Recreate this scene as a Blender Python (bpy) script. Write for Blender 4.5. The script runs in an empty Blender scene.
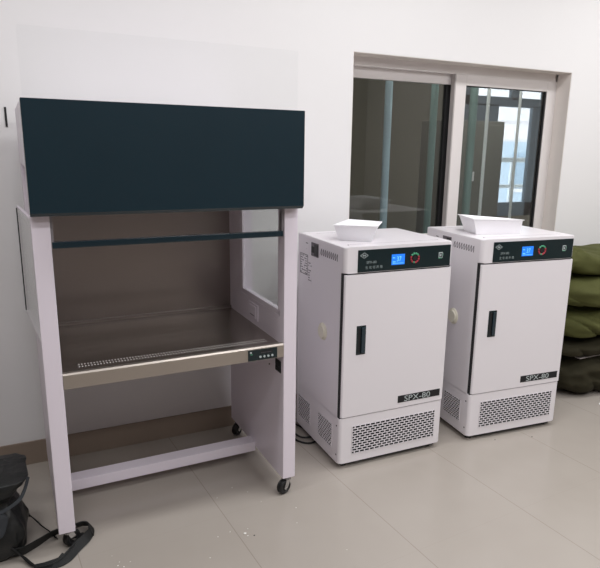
import bpy, bmesh, math, random
from math import sin, cos, pi, radians as R
from mathutils import Vector, Matrix, noise
random.seed(4)
sc = bpy.context.scene
col = sc.collection

# ------------------------------------------------------------------ materials
def lin(c):
    return tuple((x/12.92 if x <= .04045 else ((x+.055)/1.055)**2.4) for x in [v/255 for v in c]) + (1,)
def mat(name, rgb, rough=.5, metal=0, bump=0, bscale=60, var=0, vscale=3, spec=.5, coat=0):
    m = bpy.data.materials.new(name); m.use_nodes = True
    nt = m.node_tree; b = nt.nodes['Principled BSDF']
    c = lin(rgb)
    b.inputs['Base Color'].default_value = c
    b.inputs['Roughness'].default_value = rough
    b.inputs['Metallic'].default_value = metal
    b.inputs['Specular IOR Level'].default_value = spec
    b.inputs['Coat Weight'].default_value = coat
    tc = nt.nodes.new('ShaderNodeTexCoord')
    if var:
        n = nt.nodes.new('ShaderNodeTexNoise'); n.inputs['Scale'].default_value = vscale; n.inputs['Detail'].default_value = 5
        nt.links.new(tc.outputs['Object'], n.inputs['Vector'])
        mx = nt.nodes.new('ShaderNodeMix'); mx.data_type = 'RGBA'
        mx.inputs[6].default_value = tuple(x*(1-var) for x in c[:3])+(1,)
        mx.inputs[7].default_value = tuple(min(1, x*(1+var)) for x in c[:3])+(1,)
        nt.links.new(n.outputs['Fac'], mx.inputs[0]); nt.links.new(mx.outputs[2], b.inputs['Base Color'])
    if bump:
        n = nt.nodes.new('ShaderNodeTexNoise'); n.inputs['Scale'].default_value = bscale; n.inputs['Detail'].default_value = 4
        nt.links.new(tc.outputs['Object'], n.inputs['Vector'])
        bp = nt.nodes.new('ShaderNodeBump'); bp.inputs['Strength'].default_value = bump; bp.inputs['Distance'].default_value = .01
        nt.links.new(n.outputs['Fac'], bp.inputs['Height']); nt.links.new(bp.outputs['Normal'], b.inputs['Normal'])
    return m
def glass(name, tint, refl=.08, rough=.0):
    m = bpy.data.materials.new(name); m.use_nodes = True; nt = m.node_tree
    for n in list(nt.nodes): nt.nodes.remove(n)
    o = nt.nodes.new('ShaderNodeOutputMaterial'); t = nt.nodes.new('ShaderNodeBsdfTransparent'); t.inputs[0].default_value = tint+(1,)
    g = nt.nodes.new('ShaderNodeBsdfGlossy'); g.inputs['Roughness'].default_value = rough; g.inputs[0].default_value = (1, 1, 1, 1)
    lw = nt.nodes.new('ShaderNodeLayerWeight'); lw.inputs[0].default_value = .5
    pw = nt.nodes.new('ShaderNodeMath'); pw.operation = 'POWER'; pw.inputs[1].default_value = 4; nt.links.new(lw.outputs['Facing'], pw.inputs[0])
    mul = nt.nodes.new('ShaderNodeMath'); mul.operation = 'MULTIPLY_ADD'; mul.inputs[1].default_value = .9; mul.inputs[2].default_value = refl; mul.use_clamp = True
    nt.links.new(pw.outputs[0], mul.inputs[0])
    mx = nt.nodes.new('ShaderNodeMixShader')
    nt.links.new(mul.outputs[0], mx.inputs[0]); nt.links.new(t.outputs[0], mx.inputs[1]); nt.links.new(g.outputs[0], mx.inputs[2])
    nt.links.new(mx.outputs[0], o.inputs[0])
    return m
def emis(name, rgb, s):
    m = mat(name, rgb); b = m.node_tree.nodes['Principled BSDF']
    b.inputs['Emission Color'].default_value = lin(rgb); b.inputs['Emission Strength'].default_value = s
    return m

M = {}
M['wall'] = mat('wall_paint', (233, 232, 232), .75, bump=.03, bscale=25, var=.012, vscale=1.2)
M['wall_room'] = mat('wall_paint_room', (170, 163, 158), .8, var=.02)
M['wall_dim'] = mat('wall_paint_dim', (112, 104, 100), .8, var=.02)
M['enamel'] = mat('white_enamel', (230, 226, 230), .32, bump=.015, bscale=350)
M['bench_white'] = mat('bench_powder_coat', (230, 222, 232), .35, bump=.02, bscale=300)
M['teal'] = mat('dark_teal_gloss', (19, 42, 52), .22, var=.08, vscale=3, coat=.3)
M['teal_panel'] = mat('control_panel_teal', (10, 32, 36), .25)
M['steel_beige'] = mat('steel_apron', (176, 168, 160), .32, metal=.85, var=.05, vscale=4)
M['chrome'] = mat('chrome', (190, 190, 192), .15, metal=1)
M['black'] = mat('black_rubber', (20, 20, 22), .5)
M['dark'] = mat('dark_cavity', (22, 22, 24), .8)
M['gasket'] = mat('grey_gasket', (30, 30, 32), .7)
M['grey_track'] = mat('grey_track', (140, 136, 140), .4, metal=.4)
M['cream'] = mat('cream_plastic', (226, 222, 205), .4)
M['tray'] = mat('white_plastic', (250, 249, 252), .45)
M['lettering'] = mat('pale_lettering', (178, 187, 187), .5)
M['lettering2'] = mat('dim_lettering', (135, 146, 146), .5)
M['ink'] = mat('grey_ink', (105, 100, 105), .7)
M['inkdark'] = mat('dark_ink', (50, 48, 52), .7)
M['red'] = mat('red_marks', (190, 60, 75), .4)
M['green'] = mat('green_marks', (80, 165, 125), .4)
M['lcd'] = emis('lcd_blue', (25, 115, 225), .65)
M['lcd2'] = emis('lcd_digits', (120, 205, 235), .55)
M['base'] = mat('baseboard_tile', (142, 127, 114), .35, var=.06, vscale=5)
M['alu'] = mat('window_profile', (226, 221, 219), .45, var=.03, vscale=8)
M['alu2'] = mat('window_profile_inner', (176, 170, 168), .45, var=.04, vscale=8)
M['reveal'] = mat('reveal_plaster', (230, 223, 217), .8, bump=.1, bscale=15, var=.05, vscale=6)
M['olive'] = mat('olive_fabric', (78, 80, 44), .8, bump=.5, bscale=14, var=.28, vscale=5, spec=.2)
M['olive_shaded'] = mat('shaded_olive_fabric', (46, 43, 30), .85, bump=.5, bscale=12, var=.3, vscale=5, spec=.2)  # olive fabric with shade put into its colour, for the lower sacks
M['bag'] = mat('black_nylon', (13, 16, 17), .42, bump=.5, bscale=26, var=.35, vscale=8)
M['bag_grey'] = mat('grey_mesh', (46, 50, 55), .7, bump=.5, bscale=40, var=.5, vscale=14)
M['webbing'] = mat('black_webbing', (11, 13, 14), .6, bump=.2, bscale=200)
M['post'] = mat('blue_steel', (190, 215, 228), .35)
M['post2'] = mat('teal_steel', (125, 155, 152), .4)
M['white_rail_streak'] = mat('white_rail_and_streak', (240, 245, 248), .25)  # white of the railing and of the poles imitating reflected streaks
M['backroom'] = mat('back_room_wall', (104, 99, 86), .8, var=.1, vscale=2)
M['cab'] = mat('grey_locker', (118, 119, 113), .5, var=.05)
M['darkframe'] = mat('slate_frame', (78, 92, 102), .5)
M['glass'] = glass('clear_glass', (.988, .991, .991), .012)
M['glass_side'] = glass('side_glass', (.86, .88, .87), .07)
M['glass_win'] = glass('window_glass', (.77, .79, .785), .055)
M['far_glass'] = glass('far_glass', (.9, .93, .95), .04)
M['facade'] = mat('pale_facade', (222, 216, 216), .8, var=.05)
M['slab'] = mat('blue_grey_facade', (178, 192, 204), .8)
M['lamp'] = emis('lamp_tube', (255, 252, 248), 3)
M['specks'] = mat('plaster_crumbs', (240, 238, 234), .8)

# brushed steel
def brushed(name, rgb, rough, perf=None, sx=1.5, sz=60):
    m = mat(name, rgb, rough, metal=.9); nt = m.node_tree; b = nt.nodes['Principled BSDF']
    tc = nt.nodes.new('ShaderNodeTexCoord'); mp = nt.nodes.new('ShaderNodeMapping'); mp.inputs['Scale'].default_value = (sx, sx, sz)
    n = nt.nodes.new('ShaderNodeTexNoise'); n.inputs['Scale'].default_value = 3; n.inputs['Detail'].default_value = 2
    nt.links.new(tc.outputs['Object'], mp.inputs[0]); nt.links.new(mp.outputs[0], n.inputs['Vector'])
    mr = nt.nodes.new('ShaderNodeMapRange'); mr.inputs[3].default_value = rough-.02; mr.inputs[4].default_value = rough+.04
    nt.links.new(n.outputs['Fac'], mr.inputs[0]); nt.links.new(mr.outputs[0], b.inputs['Roughness'])
    bp = nt.nodes.new('ShaderNodeBump'); bp.inputs['Strength'].default_value = .02; bp.inputs['Distance'].default_value = .002
    nt.links.new(n.outputs['Fac'], bp.inputs['Height']); nt.links.new(bp.outputs[0], b.inputs['Normal'])
    return m, nt, b, tc
M['steel'] = brushed('brushed_steel_back', (152, 144, 141), .30, sx=9, sz=.5)[0]
def steel_top():
    # worktop steel with rows of slots punched along its front and rear edges
    m, nt, b, tc = brushed('perforated_steel_top', (168, 160, 152), .24, sx=3, sz=3)
    sp = nt.nodes.new('ShaderNodeSeparateXYZ'); nt.links.new(tc.outputs['Object'], sp.inputs[0])
    def mth(op, a, bb=None, c=None):
        n = nt.nodes.new('ShaderNodeMath'); n.operation = op
        for i, v in enumerate((a, bb, c)):
            if v is None: continue
            if isinstance(v, (int, float)): n.inputs[i].default_value = v
            else: nt.links.new(v, n.inputs[i])
        return n.outputs[0]
    X, Y = sp.outputs[0], sp.outputs[1]
    def band(lo, hi): return mth('MULTIPLY', mth('GREATER_THAN', Y, lo), mth('LESS_THAN', Y, hi))
    row = mth('ADD', mth('ADD', band(.085, .100), band(.110, .125)), mth('ADD', band(.640, .655), band(.665, .680)))
    dash = mth('LESS_THAN', mth('FRACT', mth('DIVIDE', X, .0115)), .45)
    inx = mth('MULTIPLY', mth('GREATER_THAN', X, .12), mth('LESS_THAN', X, .92))
    mask = mth('MULTIPLY', mth('MULTIPLY', row, dash), inx)
    mx = nt.nodes.new('ShaderNodeMix'); mx.data_type = 'RGBA'
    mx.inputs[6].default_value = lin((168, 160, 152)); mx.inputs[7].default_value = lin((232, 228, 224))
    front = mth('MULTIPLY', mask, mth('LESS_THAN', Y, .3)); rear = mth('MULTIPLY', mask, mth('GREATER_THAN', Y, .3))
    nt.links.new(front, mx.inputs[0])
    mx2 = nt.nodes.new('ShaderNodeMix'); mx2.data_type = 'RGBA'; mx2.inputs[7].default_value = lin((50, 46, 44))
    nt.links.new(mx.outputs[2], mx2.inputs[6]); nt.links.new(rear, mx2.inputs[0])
    nt.links.new(mx2.outputs[2], b.inputs['Base Color'])
    mm = mth('SUBTRACT', .92, mth('MULTIPLY', mask, .7)); nt.links.new(mm, b.inputs['Metallic'])
    return m
M['steel_top'] = steel_top()
def floor_mat():
    m = mat('floor_tile', (172, 164, 156), .26, var=.0); nt = m.node_tree; b = nt.nodes['Principled BSDF']
    tc = nt.nodes.new('ShaderNodeTexCoord'); sp = nt.nodes.new('ShaderNodeSeparateXYZ'); nt.links.new(tc.outputs['Object'], sp.inputs[0])
    def mth(op, a, bb=None):
        n = nt.nodes.new('ShaderNodeMath'); n.operation = op
        for i, v in enumerate((a, bb)):
            if v is None: continue
            if isinstance(v, (int, float)): n.inputs[i].default_value = v
            else: nt.links.new(v, n.inputs[i])
        return n.outputs[0]
    X, Y = sp.outputs[0], sp.outputs[1]
    s = mth('ADD', X, mth('MULTIPLY', Y, .07)); t = mth('SUBTRACT', Y, mth('MULTIPLY', X, .07))
    fs = mth('FRACT', mth('DIVIDE', mth('ADD', s, 9.645-.857-.6+.003), .603)); ft = mth('FRACT', mth('DIVIDE', mth('ADD', t, 12.35), .603))
    seam = mth('MAXIMUM', mth('LESS_THAN', fs, .006), mth('MULTIPLY', mth('LESS_THAN', ft, .004), .2))
    n1 = nt.nodes.new('ShaderNodeTexNoise'); n1.inputs['Scale'].default_value = 1.6; n1.inputs['Detail'].default_value = 3; n1.inputs['Roughness'].default_value = .6
    nt.links.new(tc.outputs['Object'], n1.inputs['Vector'])
    mx = nt.nodes.new('ShaderNodeMix'); mx.data_type = 'RGBA'; mx.inputs[6].default_value = lin((162, 154, 145)); mx.inputs[7].default_value = lin((178, 171, 163))
    nt.links.new(n1.outputs['Fac'], mx.inputs[0])
    mx2 = nt.nodes.new('ShaderNodeMix'); mx2.data_type = 'RGBA'; mx2.inputs[7].default_value = lin((128, 118, 108))
    nt.links.new(mx.outputs[2], mx2.inputs[6]); nt.links.new(mth('MULTIPLY', seam, .5), mx2.inputs[0]); nt.links.new(mx2.outputs[2], b.inputs['Base Color'])
    mr = nt.nodes.new('ShaderNodeMapRange'); mr.inputs[3].default_value = .20; mr.inputs[4].default_value = .30
    nt.links.new(n1.outputs['Fac'], mr.inputs[0]); nt.links.new(mr.outputs[0], b.inputs['Roughness'])
    return m
M['floor'] = floor_mat()

# ------------------------------------------------------------------ mesh helpers
class MB:
    """collects shapes in one bmesh; each shape may use its own material slot"""
    def __init__(s): s.bm = bmesh.new(); s.mats = []
    def _slot(s, m):
        if m not in s.mats: s.mats.append(m)
        return s.mats.index(m)
    def _take(s, tmp, m):
        me = bpy.data.meshes.new('t'); tmp.to_mesh(me); tmp.free()
        k = s._slot(m); n0 = len(s.bm.faces)
        s.bm.from_mesh(me); bpy.data.meshes.remove(me)
        s.bm.faces.ensure_lookup_table()
        for f in s.bm.faces[n0:]: f.material_index = k
    def box(s, x0, x1, y0, y1, z0, z1, m, bev=0, seg=2, mx=None):
        t = bmesh.new(); bmesh.ops.create_cube(t, size=1)
        for v in t.verts: v.co = Vector((x0+(v.co.x+.5)*(x1-x0), y0+(v.co.y+.5)*(y1-y0), z0+(v.co.z+.5)*(z1-z0)))
        if bev: bmesh.ops.bevel(t, geom=t.edges[:], offset=bev, segments=seg, profile=.5, affect='EDGES')
        if mx: t.transform(mx)
        s._take(t, m); return s
    def prism(s, pts, z0, z1, m, bev=0, seg=2, mx=None):
        t = bmesh.new(); a = [t.verts.new((x, y, z0)) for x, y in pts]; b = [t.verts.new((x, y, z1)) for x, y in pts]
        n = len(pts)
        bot = t.faces.new(a[::-1]); top = t.faces.new(b)
        for i in range(n): t.faces.new((a[i], a[(i+1) % n], b[(i+1) % n], b[i]))
        if bev:
            es = [e for e in t.edges if e in bot.edges[:] or e in top.edges[:]]
            bmesh.ops.bevel(t, geom=es, offset=bev, segments=seg, profile=.5, affect='EDGES')
        bmesh.ops.recalc_face_normals(t, faces=t.faces[:])
        if mx: t.transform(mx)
        s._take(t, m); return s
    def cyl(s, p0, p1, r, m, n=20, r2=None):
        p0 = Vector(p0); p1 = Vector(p1); d = p1-p0
        t = bmesh.new(); bmesh.ops.create_cone(t, cap_ends=True, segments=n, radius1=r, radius2=r if r2 is None else r2, depth=d.length)
        t.transform(Matrix.Translation((p0+p1)/2) @ d.to_track_quat('Z', 'Y').to_matrix().to_4x4())
        s._take(t, m); return s
    def torus(s, c, axis, R0, r, m, n=28, k=10, a0=0, a1=2*pi):
        t = bmesh.new(); q = Vector(axis).to_track_quat('Z', 'Y').to_matrix().to_4x4(); full = abs(a1-a0-2*pi) < 1e-6
        cnt = n if full else n+1; rings = []
        for i in range(cnt):
            a = a0+(a1-a0)*i/n
            rings.append([t.verts.new(((R0+r*cos(2*pi*j/k))*cos(a), (R0+r*cos(2*pi*j/k))*sin(a), r*sin(2*pi*j/k))) for j in range(k)])
        for i in range(n if full else n):
            A = rings[i]; B_ = rings[(i+1) % cnt]
            for j in range(k): t.faces.new((A[j], B_[j], B_[(j+1) % k], A[(j+1) % k]))
        if not full: t.faces.new(rings[0]); t.faces.new(rings[-1][::-1])
        bmesh.ops.recalc_face_normals(t, faces=t.faces[:])
        t.transform(Matrix.Translation(c) @ q); s._take(t, m); return s
    def tube(s, pts, r, m, k=8, sub=6):
        P = smooth(pts, sub); t = bmesh.new(); rings = []
        for i, p in enumerate(P):
            d = (P[min(i+1, len(P)-1)]-P[max(i-1, 0)]).normalized()
            a = d.cross(Vector((0, 0, 1)));
            if a.length < 1e-3: a = d.cross(Vector((1, 0, 0)))
            a.normalize(); b = a.cross(d)
            rings.append([t.verts.new(p+a*r*cos(2*pi*j/k)+b*r*sin(2*pi*j/k)) for j in range(k)])
        for A, B_ in zip(rings, rings[1:]):
            for j in range(k): t.faces.new((A[j], A[(j+1) % k], B_[(j+1) % k], B_[j]))
        t.faces.new(rings[0]); t.faces.new(rings[-1][::-1])
        bmesh.ops.recalc_face_normals(t, faces=t.faces[:]); s._take(t, m); return s
    def ribbon(s, pts, w, th, m, tilt=0, sub=6):
        """webbing: tilt 0 lies flat, 90 stands on its edge; a per-point list is allowed"""
        P = smooth(pts, sub); t = bmesh.new(); rings = []; n = len(P)
        for i, p in enumerate(P):
            d = (P[min(i+1, n-1)]-P[max(i-1, 0)]).normalized()
            side = d.cross(Vector((0, 0, 1))); side.normalize(); up = side.cross(d)
            f = i/(n-1)
            tl = R(tilt if not isinstance(tilt, (list, tuple)) else tilt[int(f*(len(tilt)-1))]*(1-(f*(len(tilt)-1)) % 1)+tilt[min(len(tilt)-1, int(f*(len(tilt)-1))+1)]*((f*(len(tilt)-1)) % 1))
            wv = side*cos(tl)+up*sin(tl); nv = up*cos(tl)-side*sin(tl)
            rings.append([t.verts.new(p+wv*a*w/2+nv*b*th/2) for a, b in ((-1, -1), (1, -1), (1, 1), (-1, 1))])
        for A, B_ in zip(rings, rings[1:]):
            for j in range(4): t.faces.new((A[j], A[(j+1) % 4], B_[(j+1) % 4], B_[j]))
        t.faces.new(rings[0]); t.faces.new(rings[-1][::-1])
        bmesh.ops.recalc_face_normals(t, faces=t.faces[:]); s._take(t, m); return s
    def text(s, body, size, m, loc, stretch=1, depth=.0006, align='LEFT'):
        """letters standing in the local x-z plane, facing -y"""
        cu = bpy.data.curves.new('t', 'FONT'); cu.body = body; cu.size = size; cu.extrude = depth/2; cu.align_x = align; cu.resolution_u = 3
        ob = bpy.data.objects.new('t', cu); col.objects.link(ob)
        bpy.context.view_layer.update()
        dg = bpy.context.evaluated_depsgraph_get(); me = bpy.data.meshes.new_from_object(ob.evaluated_get(dg))
        t = bmesh.new(); t.from_mesh(me); bpy.data.meshes.remove(me)
        bpy.data.objects.remove(ob); bpy.data.curves.remove(cu)
        t.transform(Matrix.Translation(loc) @ Matrix.Rotation(pi/2, 4, 'X') @ Matrix.Diagonal((stretch, 1, 1, 1)))
        s._take(t, m); return s
    def build(s, name, parent=None, smooth_angle=35, matrix=None):
        me = bpy.data.meshes.new(name); s.bm.to_mesh(me); s.bm.free()
        for m in s.mats: me.materials.append(M[m])
        for p in me.polygons: p.use_smooth = True
        try: me.set_sharp_from_angle(angle=R(smooth_angle))
        except Exception: pass
        o = bpy.data.objects.new(name, me); col.objects.link(o)
        if parent: o.parent = parent
        if matrix: o.matrix_local = matrix
        wn = o.modifiers.new('normals', 'WEIGHTED_NORMAL'); wn.keep_sharp = True
        return o
def smooth(pts, sub):
    P = [Vector(p) for p in pts]; out = []
    for i in range(len(P)-1):
        a = P[max(i-1, 0)]; b = P[i]; c = P[i+1]; d = P[min(i+2, len(P)-1)]
        for k in range(sub):
            t = k/sub
            out.append(.5*((2*b)+(c-a)*t+(2*a-5*b+4*c-d)*t*t+(3*b-a-3*c+d)*t**3))
    out.append(P[-1]); return out
def rrect(x0, x1, y0, y1, r, corners=(1, 1, 1, 1), n=5):
    """rounded footprint; corners: front-left, front-right, back-right, back-left"""
    out = []
    for (cx, cy, a, on) in ((x0, y0, pi, corners[0]), (x1, y0, 1.5*pi, corners[1]), (x1, y1, 0, corners[2]), (x0, y1, .5*pi, corners[3])):
        if not on: out.append((cx, cy)); continue
        ox = cx+r*(1 if cx == x0 else -1); oy = cy+r*(1 if cy == y0 else -1)
        for i in range(n+1): out.append((ox+r*cos(a+i*pi/2/n), oy+r*sin(a+i*pi/2/n)))
    return out
def tag(o, label=None, cat=None, group=None, kind=None):
    if label: o['label'] = label
    if cat: o['category'] = cat
    if group: o['group'] = group
    if kind: o['kind'] = kind
    return o
def empty(name, loc, rz=0):
    o = bpy.data.objects.new(name, None); o.empty_display_size = .1; o.location = loc; o.rotation_euler = (0, 0, rz); col.objects.link(o); return o
def copy_tree(o, parent=None):
    kids = [c for c in bpy.data.objects if c.parent == o]
    c = o.copy(); col.objects.link(c)
    if parent: c.parent = parent
    for ch in kids: copy_tree(ch, c)
    return c

# ------------------------------------------------------------------ the room
XL, XR, YB, ZC = -1.5, 5.6, -5.6, 3.3
WX0, WX1, WZ0, WZ1 = 1.963, 3.665, .92, 2.105
TH = .24
MB().box(XL, XR, YB, 0, -.1, 0, 'floor').build('floor')['kind'] = 'structure'
MB().box(XL, XR, YB, TH, ZC, ZC+.1, 'wall_room').build('ceiling')['kind'] = 'structure'
w = MB()
w.box(XL, WX0, 0, TH, 0, ZC, 'wall'); w.box(WX1, XR, 0, TH, 0, ZC, 'wall')
w.box(WX0, WX1, 0, TH, 0, WZ0, 'wall'); w.box(WX0, WX1, 0, TH, WZ1, ZC, 'wall')
w.build('wall_back')['kind'] = 'structure'
MB().box(XL-.1, XL, YB, TH, 0, ZC, 'wall_dim').build('wall_left')['kind'] = 'structure'
MB().box(XR, XR+.1, YB, TH, 0, ZC, 'wall_room').build('wall_right')['kind'] = 'structure'
MB().box(XL, XR, YB-.1, YB, 0, ZC, 'wall_dim').build('wall_front')['kind'] = 'structure'
MB().box(XL, XR, -.011, 0, 0, .122, 'base', .002).build('baseboard_back')['kind'] = 'structure'
MB().box(XL, XL+.011, YB, -.011, 0, .122, 'base', .002).build('baseboard_left')['kind'] = 'structure'
MB().box(XR-.011, XR, YB, -.011, 0, .122, 'base', .002).build('baseboard_right')['kind'] = 'structure'
# plaster reveal around the window
w = MB(); w.box(WX1-.004, WX1+.001, .002, .119, WZ0, WZ1, 'reveal'); w.box(WX0, WX1-.004, .002, .119, WZ1-.003, WZ1+.001, 'reveal')
w.box(WX0-.001, WX0+.003, .002, .119, WZ0, WZ1, 'reveal'); w.build('trim_1')['kind'] = 'structure'
tr = MB().box(WX0-.0, WX1, -.02, .119, WZ0-.03, WZ0+.0, 'reveal', .003).build('trim_2'); tr['kind'] = 'structure'

# sliding window: frame > sashes > glass
FY = .119
win = empty('window_1', ((WX0+WX1)/2, FY, WZ0)); win['kind'] = 'structure'
inv = Matrix.Translation(-Vector(win.location))
w = MB(); w.box(WX0, WX1, FY, FY+.09, 2.05, WZ1, 'alu', .002); w.box(WX0, WX1, FY, FY+.09, WZ0, WZ0+.05, 'alu', .002)
w.box(WX0, WX0+.03, FY, FY+.09, WZ0, WZ1, 'alu', .002); w.box(WX1-.018, WX1, FY, FY+.09, WZ0, WZ1, 'alu', .002)
w.build('window_frame', win, matrix=inv)
w = MB(); a, b, c, d = 2.020, 2.85, WZ0+.05, 2.05     # rear (left) sash
y0, y1 = FY+.042, FY+.075
w.box(a, b, y0, y1, 1.9885, d, 'alu', .002); w.box(a, b, y0, y1, c, c+.06, 'alu', .002); w.box(1.993, 2.058, y0, y1, c, d, 'alu', .002); w.box(2.785, b, y0, y1, c, d, 'alu2', .002)
w.box(2.745, 2.785, y0+.004, y1, c, 1.9885, 'black', .001)
s1 = w.build('window_sash', win, matrix=inv)
MB().box(2.05, 2.75, y0+.014, y0+.02, c+.05, 1.995, 'glass_win').build('glass_pane', s1)
w = MB(); y0, y1 = FY+.001, FY+.034                       # front (right) sash
w.box(2.777, 2.868, y0, y1, c, d, 'alu', .002); w.box(3.5785, 3.648, y0, y1, c, d, 'alu', .002)
w.box(2.868, 3.5785, y0, y1, 1.986, d, 'alu', .002); w.box(2.868, 3.5785, y0, y1, c, c+.065, 'alu', .002)
w.box(2.770, 2.779, y0-.006, y1, c, d, 'alu2', .001)
w.box(3.566, 3.5785, y0+.006, y1, c+.06, 1.986, 'black', .001); w.box(2.868, 2.872, y0+.008, y1, c+.06, 1.986, 'black')
w.box(2.868, 3.57, y0+.008, y1, 1.981, 1.986, 'black')
s2 = w.build('window_sash', win, matrix=inv)
MB().box(2.865, 3.57, y0+.014, y0+.02, c+.05, 1.99, 'glass_win').build('glass_pane', s2)

# the room beyond the window
BX0, BX1, BY1, BZ = 1.0, 8.2, 3.0, 2.9
MB().box(BX0, BX1, TH, BY1, -.1, 0, 'backroom').build('floor_back_room')['kind'] = 'structure'
MB().box(BX0, BX1, TH, BY1, BZ, BZ+.1, 'backroom').build('ceiling_back_room')['kind'] = 'structure'
MB().box(BX0-.1, BX0, TH, BY1+.15, 0, BZ, 'backroom').build('wall_back_room_left')['kind'] = 'structure'
MB().box(BX1, BX1+.1, 0, BY1+.15, 0, BZ, 'backroom').build('wall_back_room_right')['kind'] = 'structure'
w = MB(); fx0, fx1, fz0, fz1 = 5.18, 6.85, .72, 2.36
w.box(BX0, fx0, BY1, BY1+.15, 0, BZ, 'backroom').box(fx1, BX1, BY1, BY1+.15, 0, BZ, 'backroom').box(fx0, fx1, BY1, BY1+.15, 0, fz0, 'backroom').box(fx0, fx1, BY1, BY1+.15, fz1, BZ, 'backroom')
w.build('wall_back_room')['kind'] = 'structure'
fw = empty('window_3', ((fx0+fx1)/2, BY1, fz0)); fw['kind'] = 'structure'; inv = Matrix.Translation(-Vector(fw.location))
w = MB()
for x0, x1, z0, z1 in ((fx0, fx1, 2.115, 2.19), (fx0, 5.40, fz0, fz1), (5.98, 6.13, fz0, fz1), (5.55, 5.8, fz0, 2.13), (6.52, fx1, fz0, fz1), (fx0, fx1, fz0, .86)):
    w.box(x0, x1, BY1+.02, BY1+.08, z0, z1, 'darkframe', .003)
w = MB()
for x0, x1, z0, z1 in ((fx0, fx1, 2.12, 2.235), (fx0, 5.42, fz0, fz1), (6.0, 6.12, 2.2, fz1), (5.42, 5.80, fz0, 2.14), (6.385, fx1, fz0, 2.14), (6.55, fx1, 2.2, fz1), (fx0, fx1, fz0, .90)):
    w.box(x0, x1, BY1+.02, BY1+.08, z0, z1, 'darkframe', .003)
w.build('window_frame', fw, matrix=inv)
MB().box(fx0, fx1, BY1+.045, BY1+.05, fz0, fz1, 'far_glass').build('glass_pane', fw, matrix=inv)
w = MB()
w.box(4.6, 7.6, 3.9, 3.96, 1.40, 1.47, 'white_rail_streak', .004).box(4.6, 7.6, 3.9, 3.96, 1.02, 1.07, 'white_rail_streak', .004)
for k in range(7): w.box(4.7+k*.45, 4.74+k*.45, 3.91, 3.95, 0, 1.42, 'white_rail_streak', .003)
tag(w.build('balcony_railing'), 'white metal railing outside, seen through the right window pane', 'railing')
w = MB(); w.box(9, 18, 10, 14, 0, 1.8, 'slab')
for k in range(17): w.box(9, 18, 9.96, 10.01, 1.85+k*.5, 1.85+k*.5+.42, 'facade', .01)
w.box(9, 18, 10, 14, 1.8, 10.3, 'facade')
for k in range(5): w.box(9.4+k*1.7, 10.1+k*1.7, 9.9, 10.0, .5, 1.5, 'far_glass', .01).box(9.4+k*1.7, 10.1+k*1.7, 9.94, 10.02, .4, .5, 'facade', .01)
tag(w.build('outdoor_building'), 'pale building with horizontal cladding far outside, beyond the right window pane', 'building')
# posts behind the glass; thin white poles are added as reflected light streaks
def post(x, y, r, m, label, taper=1, z1=BZ):
    o = MB().cyl((0, 0, 0), (0, 0, z1), r, m, 20).cyl((0, 0, 0), (0, 0, .02), r*2.2, m, 20).cyl((0, 0, z1-.02), (0, 0, z1), r*2.2, m, 20).build('post_or_streak')
    o.location = (x, y, 0); return tag(o, label, 'post', 'posts behind the window')
post(2.525, .5, .026, 'post', 'pale blue upright post behind the middle of the left window pane')
post(2.905, .5, .026, 'post2', 'dim teal upright post near the right edge of the left window pane')
post(3.30, .55, .03, 'post2', 'teal upright post in the left part of the right window pane')
post(3.395, .5, .013, 'white_rail_streak', 'left one of two thin white poles added as reflected light streaks behind the right window pane')
post(3.705, .5, .011, 'white_rail_streak', 'right one of two thin white poles added as reflected light streaks behind the right window pane')
# dark locker with a small white tag
lk = empty('locker', (3.615, .8, 0)); tag(lk, 'tall dark grey locker with small white tag behind the right window pane', 'locker')
MB().box(-.29, .237, 0, .42, 0, 1.81, 'cab', .006).build('body', lk)
MB().box(-.28, .227, -.012, 0, .05, 1.78, 'cab', .004).build('door', lk)
MB().box(-.075, -.055, -.0135, -.0115, 1.335, 1.41, 'tray').build('name_tag', lk)
# cupboard low in left pane
cb = empty('cupboard', (2.0, 1.6, 0)); tag(cb, 'brown cupboard in the dark room behind the left window pane', 'cupboard')
MB().box(0, .75, 0, .5, 0, 1.62, 'backroom', .006).build('body', cb)
for i in range(2): MB().box(.02+i*.365, .365+i*.365, -.015, 0, .06, 1.58, 'backroom', .004).build('door', cb)
MB().box(1.5, 3.0, 2.2, 2.9, 0, .95, 'cab', .01).box(1.45, 3.05, 2.15, 2.95, .95, .99, 'alu2', .005).build('counter')
tag(bpy.data.objects['counter'], 'low counter with a light top in the dark room beyond the left pane', 'counter')

# small marks on the wall
MB().box(.198, .207, -.004, 0, 1.648, 1.733, 'gasket', .001).build('wall_slot')
tag(bpy.data.objects['wall_slot'], 'thin dark vertical slot in the white wall left of the teal panel', 'wall slot')

# ------------------------------------------------------------------ clean bench
BW, BP, BD, ZB = 1.0184, .0613, .72, .0891
bench = empty('clean_air_bench', (.2497, -.8154, 0), .0127)
tag(bench, 'tall white clean-air bench with dark teal hood panel and steel worktop', 'laboratory bench')
def side(x0, x1, name='side_panel'):
    w = MB(); m = 'bench_white'
    w.box(x0, x1, 0, .045, ZB, 1.72, m, .003)
    w.box(x0, x1, .042, BD, ZB, .862, m)
    w.box(x0, x1, .541, BD, .862, 1.72, m)
    w.box(x0, x1, .042, .541, 1.50, 1.72, m)
    return w.build(name, bench)
L = side(0, BP); Rr = side(BW-BP, BW)
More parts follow.
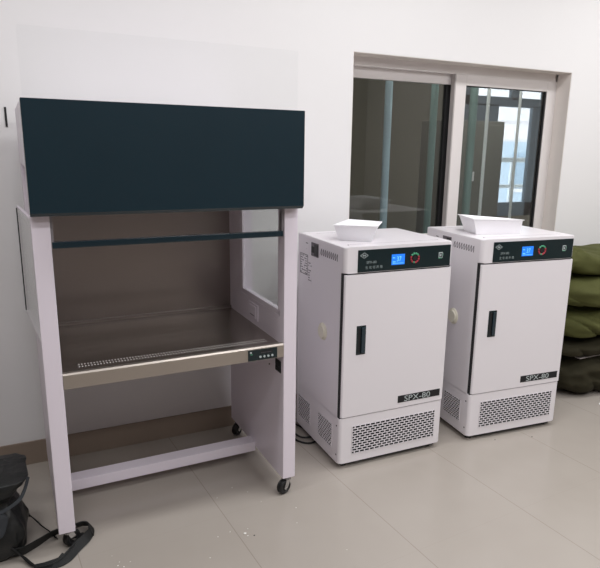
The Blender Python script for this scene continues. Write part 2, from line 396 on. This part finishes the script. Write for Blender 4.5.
# window frames and glass in the two sides
def sidewin(x0, x1, xg, par, t=.024, hinge=0):
    w = MB(); m = 'bench_white'
    a, b, z0, z1 = .045, .541, .862, (1.325 if hinge else 1.50)
    w.box(x0, x1, a, b, z0, z0+t, m, .002).box(x0, x1, a, b, z1-t, z1, m, .002).box(x0, x1, a, a+t, z0, z1, m, .002).box(x0, x1, b-t, b, z0, z1, m, .002)
    if hinge: w.box(x0-.002, x0+.010, b-.008, b+.003, z0+.01, z1-.01, 'gasket')
    f = w.build('window_frame', par)
    g = MB().box(xg-.003, xg+.003, a+t-.002, b-t+.002, z0+t-.002, z1-t+.002, 'glass_side').build('glass_pane', par)
    if hinge:
        for o in (f, g):
            o.matrix_local = Matrix.Translation((x0, a, 0)) @ Matrix.Rotation(hinge, 4, 'Z') @ Matrix.Translation((-x0, -a, 0))
    return f
sidewin(BW-BP+.0005, BW-BP+.012, BW-BP+.007, Rr)
sidewin(.001, .012, .004, L, .008, R(3.9))
# hood with front panel
h = MB(); h.box(BP-.001, BW-BP+.001, .05, BD, 1.345, 1.72, 'bench_white', .003); hood = h.build('hood_housing', bench)
p = [(-.057, 1.352), (-.057, 1.7255), (-.004, 1.7255), (-.004, 1.3405), (-.047, 1.3405)]
w = MB()
mx = Matrix(((0, 0, 1, 0), (1, 0, 0, 0), (0, 1, 0, 0), (0, 0, 0, 1)))
w.prism(p, 0, BW, 'teal', .003, 2, mx); w.build('front_panel', bench)
# sash: glass, upper glass, pull bar, tracks
MB().box(BP+.004, BW-BP-.004, .016, .021, 1.235, 1.345, 'glass').build('sash_glass', bench)
MB().box(.010, BW-.008, -.002, .004, 1.72, 1.954, 'glass').build('upper_glass', bench)
MB().box(BP+.002, BW-BP-.002, .006, .030, 1.219, 1.243, 'teal', .003).build('pull_bar', bench)
for x in (BP-.001, BW-BP-.009): MB().box(x, x+.01, .008, .034, 1.24 if x > .5 else 1.24, 1.345, 'grey_track', .001).build('sash_track', bench)
# chamber back, worktop with lip
MB().box(BP, BW-BP, BD-.012, BD, .70, 1.5, 'steel').build('chamber_back', bench)
w = MB(); w.box(BP, BW-BP, .004, BD-.012, .722, .738, 'steel_top')
w.box(BP, BW-BP, BD-.03, BD-.012, .736, .752, 'steel', .002)
top = w.build('worktop', bench)
w = MB()
pr = [(.0, .688), (.0, .742), (.004, .749), (.012, .750), (.030, .746), (.034, .738), (.034, .722), (.01, .722), (.01, .688)]
w.prism(pr, BP, BW-BP, 'steel_beige', 0, 1, mx); lip = w.build('front_apron', bench, 25)
cp = MB().box(.791, .925, -.003, 0, .690, .738, 'teal_panel', .001)
for k in range(4): cp.cyl((.846+k*.0185, -.003, .705), (.846+k*.0185, -.0048, .705), .0052, 'lettering', 14)
cp.box(.846, .902, -.0036, -.003, .718, .733, 'dark')
for k in range(6): cp.box(.850+k*.008, .8555+k*.008, -.004, -.0036, .722, .7235, 'ink')
cp.box(.799, .807, -.0036, -.003, .724, .732, 'lettering').box(.801, .811, -.0036, -.003, .718, .720, 'green')
tag(cp.build('control_panel', bench), 'small dark teal strip with four round pale buttons')
# switch pair and outlet on the right inner side
w = MB().box(BW-BP-.004, BW-BP, .028, .086, .600, .655, 'black', .001)
w.box(BW-BP-.007, BW-BP-.004, .036, .080, .632, .651, 'gasket', .001).box(BW-BP-.007, BW-BP-.004, .036, .080, .606, .624, 'gasket', .001)
w.build('rocker_switch', bench)
w = MB().box(BW-BP-.005, BW-BP, .30, .415, .765, .845, 'bench_white', .002).box(BW-BP-.010, BW-BP-.005, .315, .40, .775, .835, 'bench_white', .003)
w.box(BW-BP-.0112, BW-BP-.010, .33, .385, .786, .790, 'ink'); w.build('power_outlet', bench)
MB().cyl((BW-BP, .16, .60), (BW-BP-.003, .16, .60), .004, 'inkdark', 12).build('screw', bench)
# cross beam
MB().box(BP-.001, BW-BP+.001, .3495, .425, .0628, .1133, 'bench_white', .003).build('cross_beam', bench)
# casters
def caster(u, v, ang):
    c = MB(); c.cyl((0, 0, .062), (0, 0, ZB+.001), .012, 'chrome', 14).box(-.025, .025, -.025, .025, ZB-.004, ZB+.001, 'chrome', .001)
    for s in (-1, 1): c.prism([(-.012, .072), (.014, .072), (.030, .034), (.020, .022), (.006, .034)], s*.016-.002, s*.016+.002, 'chrome', 0, 1, Matrix(((1, 0, 0, 0), (0, 0, 1, 0), (0, 1, 0, 0), (0, 0, 0, 1))))
    c.box(-.014, .016, -.018, .018, .066, .074, 'chrome', .002)
    mm = Matrix.Translation((u, v, 0)) @ Matrix.Rotation(ang, 4, 'Z')
    o = c.build('caster', bench, matrix=mm)
    t = MB(); t.torus((.018, -.007, .035), (0, 1, 0), .026, .0088, 'black').torus((.018, .007, .035), (0, 1, 0), .026, .0088, 'black')
    t.cyl((.018, -.012, .035), (.018, .012, .035), .021, 'gasket', 22).cyl((.018, -.0185, .035), (.018, .0185, .035), .006, 'chrome', 12)
    t.build('wheel', o)
caster(BW-.028, .034, R(-160)); caster(.032, .042, R(35)); caster(BW-.030, BD-.035, R(215)); caster(.034, BD-.06, R(10))

# ------------------------------------------------------------------ incubators
IW, ID, IH = .6216, .5295, 1.1366
def grille(w, x0, x1, z0, z1, nx, nz, bar=.22):
    """staggered slots: a dark backing behind a white lattice, in the local x-z plane facing -y"""
    w.box(x0, x1, -.0008, 0, z0, z1, 'dark')
    ph = (z1-z0)/nz; pw = (x1-x0)/nx; th = ph*bar
    for j in range(nz+1):
        zc = z0+j*ph; w.box(x0, x1, -.003, -.0008, max(z0, zc-th/2), min(z1, zc+th/2), 'enamel')
    for j in range(nz):
        off = 0 if j % 2 else .5
        for i in range(nx+1):
            xc = x0+(i+off)*pw; a = max(x0, xc-pw*.09); b = min(x1, xc+pw*.09)
            if b > a: w.box(a, b, -.003, -.0008, z0+j*ph+th/2, z0+(j+1)*ph-th/2, 'enamel')
    w.box(x0-.002, x0, -.0032, 0, z0-.002, z1+.002, 'enamel').box(x1, x1+.002, -.0032, 0, z0-.002, z1+.002, 'enamel')
def incubator():
    root = empty('laboratory_incubator', (1.55, -.7056, 0), -.0173)
    b = MB(); m = 'enamel'
    b.prism(rrect(0, IW, 0, ID, .018, (1, 1, 0, 0)), .0311, .2775, m, .004)
    b.prism(rrect(0, IW, .029, ID, .002, (0, 0, 0, 0)), .270, 1.020, m)
    b.prism(rrect(0, IW, 0, ID, .022, (1, 1, 0, 0)), 1.0115, IH, m, .007, 3)
    b.prism(rrect(.0025, IW-.006, .008, ID-.1, .004), .276, 1.013, 'gasket')
    b.build('body', root)
    MB().prism(rrect(.07, IW-.02, .02, ID-.02, .01), .012, .032, 'black').build('base_tray', root)
    for x, y in ((.05, .05), (IW-.05, .05), (.05, ID-.05), (IW-.05, ID-.05)): MB().cyl((x, y, 0), (x, y, .02), .02, 'black', 16).build('foot', root)
    d = MB().prism(rrect(.006, IW-.001, -.002, .021, .010, (1, 1, 0, 0)), .2825, 1.0045, m, .0025)
    door = d.build('door', root)
    hd = MB().box(.078, .130, -.0035, -.001, .604, .751, 'teal_panel', .001); hd.box(.086, .101, -.0042, -.0032, .615, .740, 'dark', .0005)
    hd.box(.103, .124, -.012, -.003, .612, .743, 'teal', .003); hd.build('handle', door)
    pl = MB().box(.335, .5975, -.0035, -.0015, .309, .3475, 'dark', .0005); pl.text('SPX-80', .043, 'lettering', (.372, -.0037, .3135), 1.28)
    tag(pl.build('name_plate', door), 'black plate with pale lettering')
    cp = MB().box(.0725, .6048, -.003, .001, 1.0142, 1.121, 'teal_panel', .001); cpo = cp.build('control_panel', root)
    y = -.0034
    dm = MB().box(.256, .331, -.0045, -.003, 1.039, 1.0905, 'lcd', .0005).box(.262, .278, -.0052, -.0045, 1.052, 1.056, 'lcd2').box(.262, .274, -.0052, -.0045, 1.072, 1.076, 'lcd2').text('37', .034, 'lcd2', (.284, -.0048, 1.056), .8)
    dm.box(.262, .325, -.0052, -.0045, 1.0455, 1.0475, 'lcd2'); tag(dm.build('display', cpo), 'lit blue screen')
    k = MB()
    for i in range(12):
        a = i*pi/6; mm = 'red' if 5 <= i <= 8 or i in (10, 11, 0) else 'green'
        k.torus((.390, -.0042, 1.0663), (0, 1, 0), .0225, .0048, mm, 4, 6, a+.09, a+pi/6-.09)
    k.cyl((.390, -.003, 1.0663), (.390, -.006, 1.0663), .013, 'dark', 18)
    k.build('selector_ring', cpo)
    lg = MB(); s = .021
    for ax, az, bx, bz in ((-1, 0, 0, .62), (0, .62, 1, 0), (1, 0, 0, -.62), (0, -.62, -1, 0)):
        lg.cyl((.1046+ax*s, y, 1.0947+az*s), (.1046+bx*s, y, 1.0947+bz*s), .0011, 'lettering', 6)
    lg.box(.095, .1142, y-.0004, y, 1.0935, 1.0958, 'lettering').box(.099, .1022, y-.0004, y, 1.090, 1.0995, 'lettering').box(.107, .1102, y-.0004, y, 1.090, 1.0995, 'lettering')
    lg.build('emblem', cpo)
    MB().text('SPX-80', .0175, 'lettering2', (.1175, y, 1.0545), 1.05).text('生', .0155, 'lettering2', (0.1120, y, 1.0300), 1.0).text('化', .0155, 'lettering2', (0.1320, y, 1.0300), 1.0).text('培', .0155, 'lettering2', (0.1520, y, 1.0300), 1.0).text('养', .0155, 'lettering2', (0.1720, y, 1.0300), 1.0).text('箱', .0155, 'lettering2', (0.1920, y, 1.0300), 1.0).build('lettering', cpo)
    ic = MB().torus((.5445, y, 1.070), (0, 1, 0), .016, .0016, 'lettering', 4, 6, pi/4, 2*pi+pi/4)
    ic.box(.5315, .5365, y-.0006, y, 1.058, 1.082, 'lettering').box(.5315, .5545, y-.0006, y, 1.082, 1.086, 'lettering').box(.5315, .5525, y-.0006, y, 1.054, 1.058, 'green')
    ic.box(.5405, .5485, y-.0006, y, 1.0645, 1.0755, 'lettering').box(.5545, .5585, y-.0006, y, 1.068, 1.080, 'green'); ic.build('power_icon', cpo)
    g = MB(); grille(g, .075, .574, .077, .2275, 17, 11); g.build('front_grille', root)
    sm = Matrix.Rotation(-pi/2, 4, 'Z')       # local x -> -y, so place with the mirrored coordinate
    for a, b_ in ((.079, .238), (.345, .500)):
        g = MB(); grille(g, -b_, -a, .093, .217, 8, 10, .24); g.build('side_grille', root, matrix=sm)
    pg = MB().cyl((0, .206, .6747), (-.004, .206, .6747), .045, 'cream', 32).cyl((-.004, .206, .6747), (-.014, .206, .6747), .037, 'cream', 32, .033).torus((-.005, .206, .6747), (1, 0, 0), .040, .003, 'cream')
    tag(pg.build('port_plug', root), 'round cream plug in the left side')
    s = MB().box(-.003, 0, .276, .360, 1.040, 1.110, 'ink', .001).box(-.006, -.003, .281, .318, 1.046, 1.104, 'black', .001).box(-.005, -.003, .322, .355, 1.058, 1.090, 'gasket', .001)
    s.build('power_socket', root)
    v = MB()
    for i in range(9):
        y0 = .066+i*.0215
        v.box(-.0008, .0, y0, y0+.0045, 1.060, 1.094, 'ink').cyl((-.0006, y0+.004, 1.092), (-.0006, y0+.019, 1.062), .0011, 'ink', 6)
    v.build('vent_louvers', root)
    def sticker(y0, y1, z0, z1, kind, lab):
        t = MB().box(-.0006, 0, y0, y1, z0, z1, 'enamel')
        if kind == 'frame':
            for a, b_, c, d_ in ((y0, y1, z0, z0+.003), (y0, y1, z1-.003, z1), (y0, y0+.003, z0, z1), (y1-.003, y1, z0, z1)): t.box(-.0011, -.0006, a, b_, c, d_, 'inkdark')
        rr = random.Random(7 if kind == 'frame' else 3)
        if kind != 'plain':
            n = int((z1-z0)/.013)
            for k in range(n):
                z = z1-.012-k*.013; yy = y1-.006
                while yy > y0+.012:
                    l = rr.uniform(.004, .016)
                    if rr.random() < .7: t.box(-.0011, -.0006, max(y0+.006, yy-l), yy, z, z+.005, 'inkdark' if rr.random() < .5 else 'ink')
                    yy -= l+.005
        else: t.box(-.0011, -.0006, y0+.02, y0+.045, z1-.02, z1-.016, 'inkdark').box(-.0011, -.0006, y0+.03, y0+.034, z1-.05, z1-.047, 'ink')
        tag(t.build('sticker', root), lab)
    sticker(.386, .47, 1.042, 1.114, 'plain', 'almost blank white sticker')
    sticker(.404, .50, .925, 1.034, 'frame', 'white sticker with dark border and small print')
    sticker(.352, .400, .885, 1.005, 'text', 'narrow sticker of dark printed marks')
    # screws and fine slots on the lid
    t = MB()
    for i in range(40): t.box(.055+i*.0132, .062+i*.0132, .072, .0745, IH-.0002, IH+.0004, 'ink')
    t.cyl((.052, .060, IH-.001), (.052, .060, IH+.0012), .0035, 'ink', 10); t.build('lid_slots', root)
    t = MB()
    for i in range(12): t.box(.075+i*.0132, .083+i*.0132, .46, .463, IH-.0002, IH+.0004, 'ink')
    t.build('rear_lid_slots', root)
    MB().cyl((0, .03, .232), (-.001, .03, .232), .0045, 'inkdark', 10).build('screw', root)
    MB().cyl((0, .028, .075), (-.001, .028, .075), .0045, 'inkdark', 10).build('screw', root)
    return root
inc = incubator()
inc2 = copy_tree(inc); inc2.location = (2.3457, -.732, 0); inc2.rotation_euler = (0, 0, -.0807)
tag(inc, 'white incubator with blue display, standing beside the clean-air bench', 'incubator', 'white incubators below the window')
tag(inc2, 'white incubator with blue display, beside the olive green sacks', 'incubator', 'white incubators below the window')

# trays standing on the incubators
def tray(pts_base, rim, h, th=.003):
    t = bmesh.new(); n = len(pts_base)
    def ring(P, z): return [t.verts.new((p[0], p[1], z if len(p) < 3 else p[2])) for p in P]
    def shrink(P, k, d=0):
        cx = sum(p[0] for p in P)/len(P); cy = sum(p[1] for p in P)/len(P)
        return [((p[0]-cx)*k+cx, (p[1]-cy)*k+cy)+tuple(p[2:]) for p in P]
    A = ring(pts_base, 0); Bq = ring(rim, h); L1 = ring(shrink(rim, 1.05), h+.001); L2 = ring(shrink(rim, 1.05), h+.004) if len(rim[0]) < 3 else ring([(p[0], p[1], p[2]+.004) for p in shrink(rim, 1.05)], h)
    C = ring([(p[0], p[1], p[2]+.004) for p in shrink(rim, .975)] if len(rim[0]) > 2 else shrink(rim, .975), h+.004); D = ring(shrink(pts_base, .95), th)
    for P, Q in ((A, Bq), (Bq, L1), (L1, L2), (L2, C), (C, D)):
        for i in range(n): t.faces.new((P[i], P[(i+1) % n], Q[(i+1) % n], Q[i]))
    t.faces.new(A[::-1]); t.faces.new(D); bmesh.ops.recalc_face_normals(t, faces=t.faces[:])
    return t
def place_tray(parent, base, rim, label):
    w = MB(); w._take(tray(base, [(x, y, z) for x, y, z in rim], 0), 'tray'); o = w.build('plastic_tray')
    o.matrix_world = Matrix.Translation(parent.location) @ Matrix.Rotation(parent.rotation_euler.z, 4, 'Z') @ Matrix.Translation((0, 0, IH+.0006))
    return tag(o, label, 'tray', 'white trays on the incubators')
def quad(P, n=6):
    out = []
    for i in range(4):
        a = Vector(P[i]); b = Vector(P[(i+1) % 4])
        for k in range(n): out.append(tuple(a.lerp(b, k/n)))
    return out
place_tray(inc, quad([(.085, .225), (.205, .105), (.29, .25), (.15, .36)]), quad([(.049, .208, .075), (.215, .075, .078), (.335, .235, .077), (.23, .385, .075)]), 'white flared plastic tray on the incubator nearer the bench')
place_tray(inc2, quad([(.085, .17), (.345, .13), (.38, .29), (.12, .33)]), quad([(.050, .155, .085), (.335, .105, .078), (.42, .31, .058), (.10, .365, .085)]), 'white flared plastic tray on the incubator beside the green sacks')

# cable on the floor beside the first incubator
w = MB(); w.tube([(1.62, -.10, .02), (1.585, -.11, .008), (1.545, -.16, .006), (1.50, -.24, .006), (1.485, -.33, .006), (1.53, -.395, .006), (1.585, -.385, .008), (1.60, -.30, .008), (1.575, -.2, .008), (1.55, -.15, .012)], .0055, 'black')
w.tube([(1.55, -.15, .012), (1.505, -.24, .016), (1.515, -.33, .016), (1.56, -.355, .018), (1.60, -.32, .008), (1.605, -.26, .006)], .0055, 'black')
tag(w.build('power_cable'), 'black cable looped on the floor between bench and first incubator', 'cable')

# ------------------------------------------------------------------ olive sacks
def sack(name, cx, cy, z0, lx, ly, h, seed, m, label, tilt=0, knot=False, droop=0, wr=1):
    t = bmesh.new(); bmesh.ops.create_icosphere(t, subdivisions=6, radius=1)
    for v in t.verts:
        c = v.co.copy()
        def se(a, e): return math.copysign(abs(a)**e, a)
        x = se(c.x, .6); y = se(c.y, .62); z = se(c.z, .68)
        p = Vector((x*lx/2, y*ly/2, z*h/2))
        n = noise.noise(Vector((p.x*3.0+seed*7, p.y*4, p.z*4)))
        # folds that gather towards the ends
        e = abs(x)**2
        n2 = noise.noise(Vector((p.x*5+seed*3, p.y*13, p.z*20+seed)))
        fold = noise.noise(Vector((p.x*18+seed, p.y*3, p.z*5)))
        cr = abs(noise.noise(Vector((p.x*7+seed*2.3+p.z*9, p.y*2, p.z*3))))**.5
        k = 1+.12*n+wr*(.09*n2*(.35+e)+.04*fold-.10*(1-cr)**2*1.5)
        p = Vector((p.x*(1+.05*n), p.y*k, p.z*k))
        p.z -= droop*(x*x)*.5
        p.z = max(p.z, -h*.46)
        v.co = p
    zmin = min(v.co.z for v in t.verts); zmax = max(v.co.z for v in t.verts)
    for v in t.verts: v.co.z = (v.co.z-zmin)*h/(zmax-zmin)
    zmin = 0
    if knot:
        for v in t.verts:
            q = math.exp(-((v.co.x/(lx/2)+.80)/.14)**2)
            v.co.z += q*.055*(v.co.z/h)*(1+.5*noise.noise(v.co*30)); v.co.y *= 1-.2*q
    t.transform(Matrix.Rotation(tilt, 4, 'Z'))
    for v in t.verts: v.co.z -= zmin
    w = MB(); w._take(t, m); o = w.build(name, smooth_angle=180); o.location = (cx, cy, z0)
    return o
sk = [  # cx, cy, z0, lx, ly, h, mat, label
    (3.80, -.33, .0, 1.02, .60, .272, 'olive_shaded', 'bottom sack of the olive green stack, lying on the floor'),
    (3.76, -.33, .270, .98, .54, .115, 'olive_shaded', 'thin olive sack with shade in its colour, second from the bottom of the stack'),
    (3.81, -.34, .383, 1.08, .60, .222, 'olive', 'olive sack in the middle of the stack'),
    (3.83, -.35, .603, 1.12, .60, .200, 'olive', 'plump olive sack just below the top one'),
    (3.82, -.33, .801, 1.08, .54, .155, 'olive', 'topmost olive sack with gathered peak beside the control panel')]
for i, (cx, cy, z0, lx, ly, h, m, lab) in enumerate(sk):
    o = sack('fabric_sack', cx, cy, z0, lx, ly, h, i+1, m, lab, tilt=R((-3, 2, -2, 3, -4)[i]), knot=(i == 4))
    tag(o, lab, 'sack', 'olive sacks stacked in the corner')
    if i == 4:
        s = MB(); s.torus((-.45, -.02, .17), (1, .1, .5), .035, .008, 'olive_shaded', 20, 8); s.build('tie_cord', o)
MB().box(3.42, 4.1, -.54, -.33, .268, .273, 'alu2', .001).build('metal_strip')
tag(bpy.data.objects['metal_strip'], 'thin pale strip stuck between the lower olive sacks', 'strip')

# ------------------------------------------------------------------ backpack with straps
bp_ = empty('backpack', (-.06, -.66, 0)); tag(bp_, 'black backpack slumped on the floor at the left with loose straps', 'backpack')
def lump(lx, ly, h, seed, ex=.55, wr=1, sub=5, taper=.1, crease=.03):
    t = bmesh.new(); bmesh.ops.create_icosphere(t, subdivisions=sub, radius=1)
    for v in t.verts:
        c = v.co
        se = lambda a, e: math.copysign(abs(a)**e, a)
        p = Vector((se(c.x, ex)*lx/2, se(c.y, ex)*ly/2, se(c.z, ex)*h/2))
        n = noise.noise(p*7+Vector((seed, 0, 0))); f = noise.noise(Vector((p.x*20+seed, p.y*20, p.z*9)))
        k = 1+.09*n*wr+crease*f; tz = 1-taper*(p.z/h+.5)
        v.co = Vector((p.x*k*tz, p.y*k*tz, p.z*(1+.04*n)))
    z = min(v.co.z for v in t.verts)
    for v in t.verts: v.co.z -= z
    return t
def loft(prof, seed, folds, n=96, m=40, ex=.55):
    t = bmesh.new(); rings = []
    for j in range(m+1):
        f = j/m*(len(prof)-1); i = min(int(f), len(prof)-2); q = f-i; q = q*q*(3-2*q)
        z, xl, xr, yf, yb = [a*(1-q)+b_*q for a, b_ in zip(prof[i], prof[i+1])]
        z = prof[i][0]*(1-(f-i))+prof[i+1][0]*(f-i)
        ring = []
        for k in range(n):
            a = 2*pi*k/n; se = lambda v: math.copysign(abs(v)**ex, v)
            x = (xl+xr)/2+(xr-xl)/2*se(cos(a)); y = (yf+yb)/2+(yb-yf)/2*se(sin(a))
            d = folds*(noise.noise(Vector((x*28+seed, y*28, z*7+x*20)))+.6*noise.noise(Vector((x*9, y*9+seed, z*16))))
            c = Vector(((xl+xr)/2, (yf+yb)/2)); v = (Vector((x, y))-c); v *= 1+d/max(v.length, .03)
            ring.append(t.verts.new((c.x+v.x, c.y+v.y, z+.3*d)))
        rings.append(ring)
    for A, B_ in zip(rings, rings[1:]):
        for k in range(n): t.faces.new((A[k], A[(k+1) % n], B_[(k+1) % n], B_[k]))
    t.faces.new(rings[0][::-1]); t.faces.new(rings[-1]); bmesh.ops.recalc_face_normals(t, faces=t.faces[:])
    z = min(v.co.z for v in t.verts)
    if z < 0:
        for v in t.verts: v.co.z = max(v.co.z, 0)
    return t
w = MB(); w._take(loft([(0, -.14, .15, -.11, .11), (.03, -.17, .19, -.13, .13), (.10, -.18, .205, -.14, .13), (.17, -.17, .185, -.13, .12), (.25, -.15, .155, -.11, .10), (.27, -.10, .10, -.06, .06)], 3, .012), 'bag'); w.build('body', bp_, 180)
w = MB(); w._take(loft([(.225, -.16, .112, -.10, .11), (.25, -.17, .160, -.12, .13), (.295, -.18, .192, -.14, .14), (.318, -.18, .212, -.145, .14), (.334, -.17, .224, -.14, .13), (.345, -.10, .14, -.06, .07), (.335, -.04, .06, -.02, .03)], 8, .012, ex=.38), 'bag'); w.build('top_flap', bp_, 180)
w = MB(); t = lump(.09, .03, .10, 9, wr=3, crease=.12); t.transform(Matrix.Translation((.075, -.135, .125)) @ Matrix.Rotation(R(18), 4, 'Z') @ Matrix.Rotation(R(20), 4, 'Y')); w._take(t, 'bag_grey'); tag(w.build('mesh_pocket', bp_, 180), 'grey worn mesh pocket')
w = MB(); w.ribbon([(.222, -.10, .335), (.205, -.135, .30), (.18, -.15, .27), (.12, -.16, .245), (.05, -.155, .235)], .012, .005, 'bag_grey', 70); w.build('piping', bp_)
def st(pts, wd, tilt, nm='strap', th=.004):
    MB().ribbon([(x+.052, y+.65, z*.85) for x, y, z in pts], wd, th, 'webbing', tilt).build(nm, bp_)
st([(.03, -.70, .10), (.07, -.76, .055), (.12, -.76, .035), (.18, -.73, .035), (.24, -.69, .035), (.31, -.675, .032), (.355, -.668, .032), (.382, -.69, .03), (.380, -.735, .026)], .045, [60, 65, 70, 70, 60, 55, 55, 60, 70])
st([(.380, -.735, .026), (.355, -.765, .022), (.32, -.80, .018), (.27, -.855, .014), (.21, -.865, .012), (.16, -.86, .010)], .04, [80, 50, 40, 25, 15, 10])
st([(.11, -.60, .14), (.125, -.56, .08), (.16, -.54, .045), (.20, -.60, .02), (.23, -.65, .014), (.25, -.70, .01)], .014, 50)
st([(.06, -.77, .12), (.10, -.775, .06), (.13, -.79, .02), (.17, -.85, .010), (.22, -.865, .016), (.27, -.84, .02), (.31, -.79, .028)], .016, 30)
st([(.27, -.83, .022), (.24, -.87, .014), (.215, -.92, .006), (.19, -.95, .004)], .02, 20)
st([(.145, -.50, .055), (.15, -.515, .05), (.155, -.53, .045)], .012, 85)
b = MB().box(.30, .345, -.745, -.72, .004, .016, 'black', .003).box(.31, .335, -.765, -.72, .006, .013, 'gasket', .002)
o = b.build('buckle', bp_, matrix=Matrix.Translation((.06, .66, 0)))

# ------------------------------------------------------------------ crumbs on the floor
spots = [(.954, -.993, 6), (.901, -.954, 2), (.845, -.965, 2), (1.225, -.912, 2.4), (1.183, -1.015, 2), (.778, -1.078, 2), (.443, -.974, 3), (.463, -.99, 2.4), (.431, -.904, 1.5), (.452, -.955, 2),
         (.926, -.688, 2), (1.015, -.637, 2), (1.293, -1.263, 1.6), (.96, -1.01, 2.5), (.975, -.965, 2), (.49, -.97, 1.8), (1.10, -.80, 1.6), (1.07, -.70, 1.5)]
for i, (x, y, r) in enumerate(spots):
    t = bmesh.new(); bmesh.ops.create_icosphere(t, subdivisions=1, radius=r*.0011)
    for v in t.verts: v.co *= random.uniform(.75, 1.25)
    for v in t.verts: v.co.z *= .5
    z = min(v.co.z for v in t.verts)
    for v in t.verts: v.co.z -= z
    w = MB(); w._take(t, 'specks'); o = w.build('plaster_crumb'); o.location = (x, y, 0)
    big = i == 0
    tag(o, 'largest white plaster crumb, on the floor in front of the caster' if big else 'tiny white plaster crumb scattered on the floor tiles', 'crumb', None if big else 'small plaster crumbs on the floor')
for x, y, lab in ((2.511, -.782, 'dark speck of dirt on the floor before the right incubator, left one'), (2.731, -.842, 'dark speck of dirt on the floor before the right incubator, right one'), (.985, -1.02, 'dark crumb beside the largest white plaster crumb')):
    t = bmesh.new(); bmesh.ops.create_icosphere(t, subdivisions=1, radius=.0035)
    for v in t.verts: v.co.z = v.co.z*.5+.0017; v.co.x *= random.uniform(.7, 1.3)
    w = MB(); w._take(t, 'inkdark'); o = w.build('dirt_speck'); o.location = (x, y, 0); tag(o, lab, 'dirt')
w = MB().box(-.02, .02, -.012, .012, 0, .008, 'specks', .002).box(-.012, .018, -.016, -.006, .006, .012, 'red', .002)
o = w.build('paper_scrap'); o.location = (3.49, -.69, 0); o.rotation_euler.z = .4; tag(o, 'small white and red scrap on the floor at the right edge', 'scrap')

# ------------------------------------------------------------------ lamps and light
def lamp(x, y, wx, wy, power, color=(.985, .985, 1)):
    f = empty('ceiling_light', (x, y, ZC)); tag(f, 'long white ceiling lamp out of view', 'lamp', 'ceiling lamps')
    MB().box(-wx/2-.02, wx/2+.02, -wy/2-.02, wy/2+.02, -.03, 0, 'alu', .004).build('housing', f)
    l = bpy.data.lights.new('ceiling_light_area', 'AREA'); l.shape = 'RECTANGLE'; l.size = wx; l.size_y = wy; l.energy = power; l.color = color
    o = bpy.data.objects.new('ceiling_light_area', l); o.location = (x, y, ZC-.035); col.objects.link(o)
for x, k in ((-.2, .74), (2.0, 1.0), (4.2, 1.32)):
    for y, e in ((-1.25, 25), (-2.9, 25), (-4.4, 27)): lamp(x, y, 1.25, .35, e*k)
# added fill light to brighten the posts, then daylight from the far window
l = bpy.data.lights.new('back_room_fill', 'AREA'); l.shape = 'RECTANGLE'; l.size = 2.2; l.size_y = .1; l.energy = 30; l.color = (1, .97, .9)
o = bpy.data.objects.new('back_room_fill', l); o.location = (3.1, .36, BZ-.03); col.objects.link(o)
l = bpy.data.lights.new('back_room_daylight', 'AREA'); l.shape = 'RECTANGLE'; l.size = 1.5; l.size_y = 1.5; l.energy = 14; l.color = (.85, .93, 1)
o = bpy.data.objects.new('back_room_daylight', l); o.location = (6.0, BY1-.02, 1.55); o.rotation_euler = (-pi/2, 0, 0); col.objects.link(o)

wd = bpy.data.worlds.new('world'); sc.world = wd; wd.use_nodes = True
bg = wd.node_tree.nodes['Background']; bg.inputs[0].default_value = (.93, .96, 1, 1); bg.inputs[1].default_value = 3.6

# ------------------------------------------------------------------ camera
cam = bpy.data.cameras.new('camera'); co = bpy.data.objects.new('camera', cam); col.objects.link(co); sc.camera = co
yaw, pitch, roll = -.4622, -.234, .0193
F = Vector((sin(-yaw)*cos(pitch), cos(yaw)*cos(pitch), sin(pitch)))
Rt = Vector((cos(-yaw), -sin(-yaw), 0)); U = Rt.cross(F)
R2 = Rt*cos(roll)+U*sin(roll); U2 = -Rt*sin(roll)+U*cos(roll)
co.matrix_world = Matrix(((R2.x, U2.x, -F.x, .2165), (R2.y, U2.y, -F.y, -3.1062), (R2.z, U2.z, -F.z, 1.5933), (0, 0, 0, 1)))
cam.sensor_fit = 'HORIZONTAL'; cam.sensor_width = 36; cam.lens = 36*602.06/600
cam.shift_x = (300-317.047)/600; cam.shift_y = (288.951-284)/600
cam.clip_start = .05; cam.clip_end = 100
vs = sc.view_settings; vs.view_transform = 'Standard'; vs.look = 'None'; vs.gamma = 1; vs.use_curve_mapping = False; vs.exposure = 0
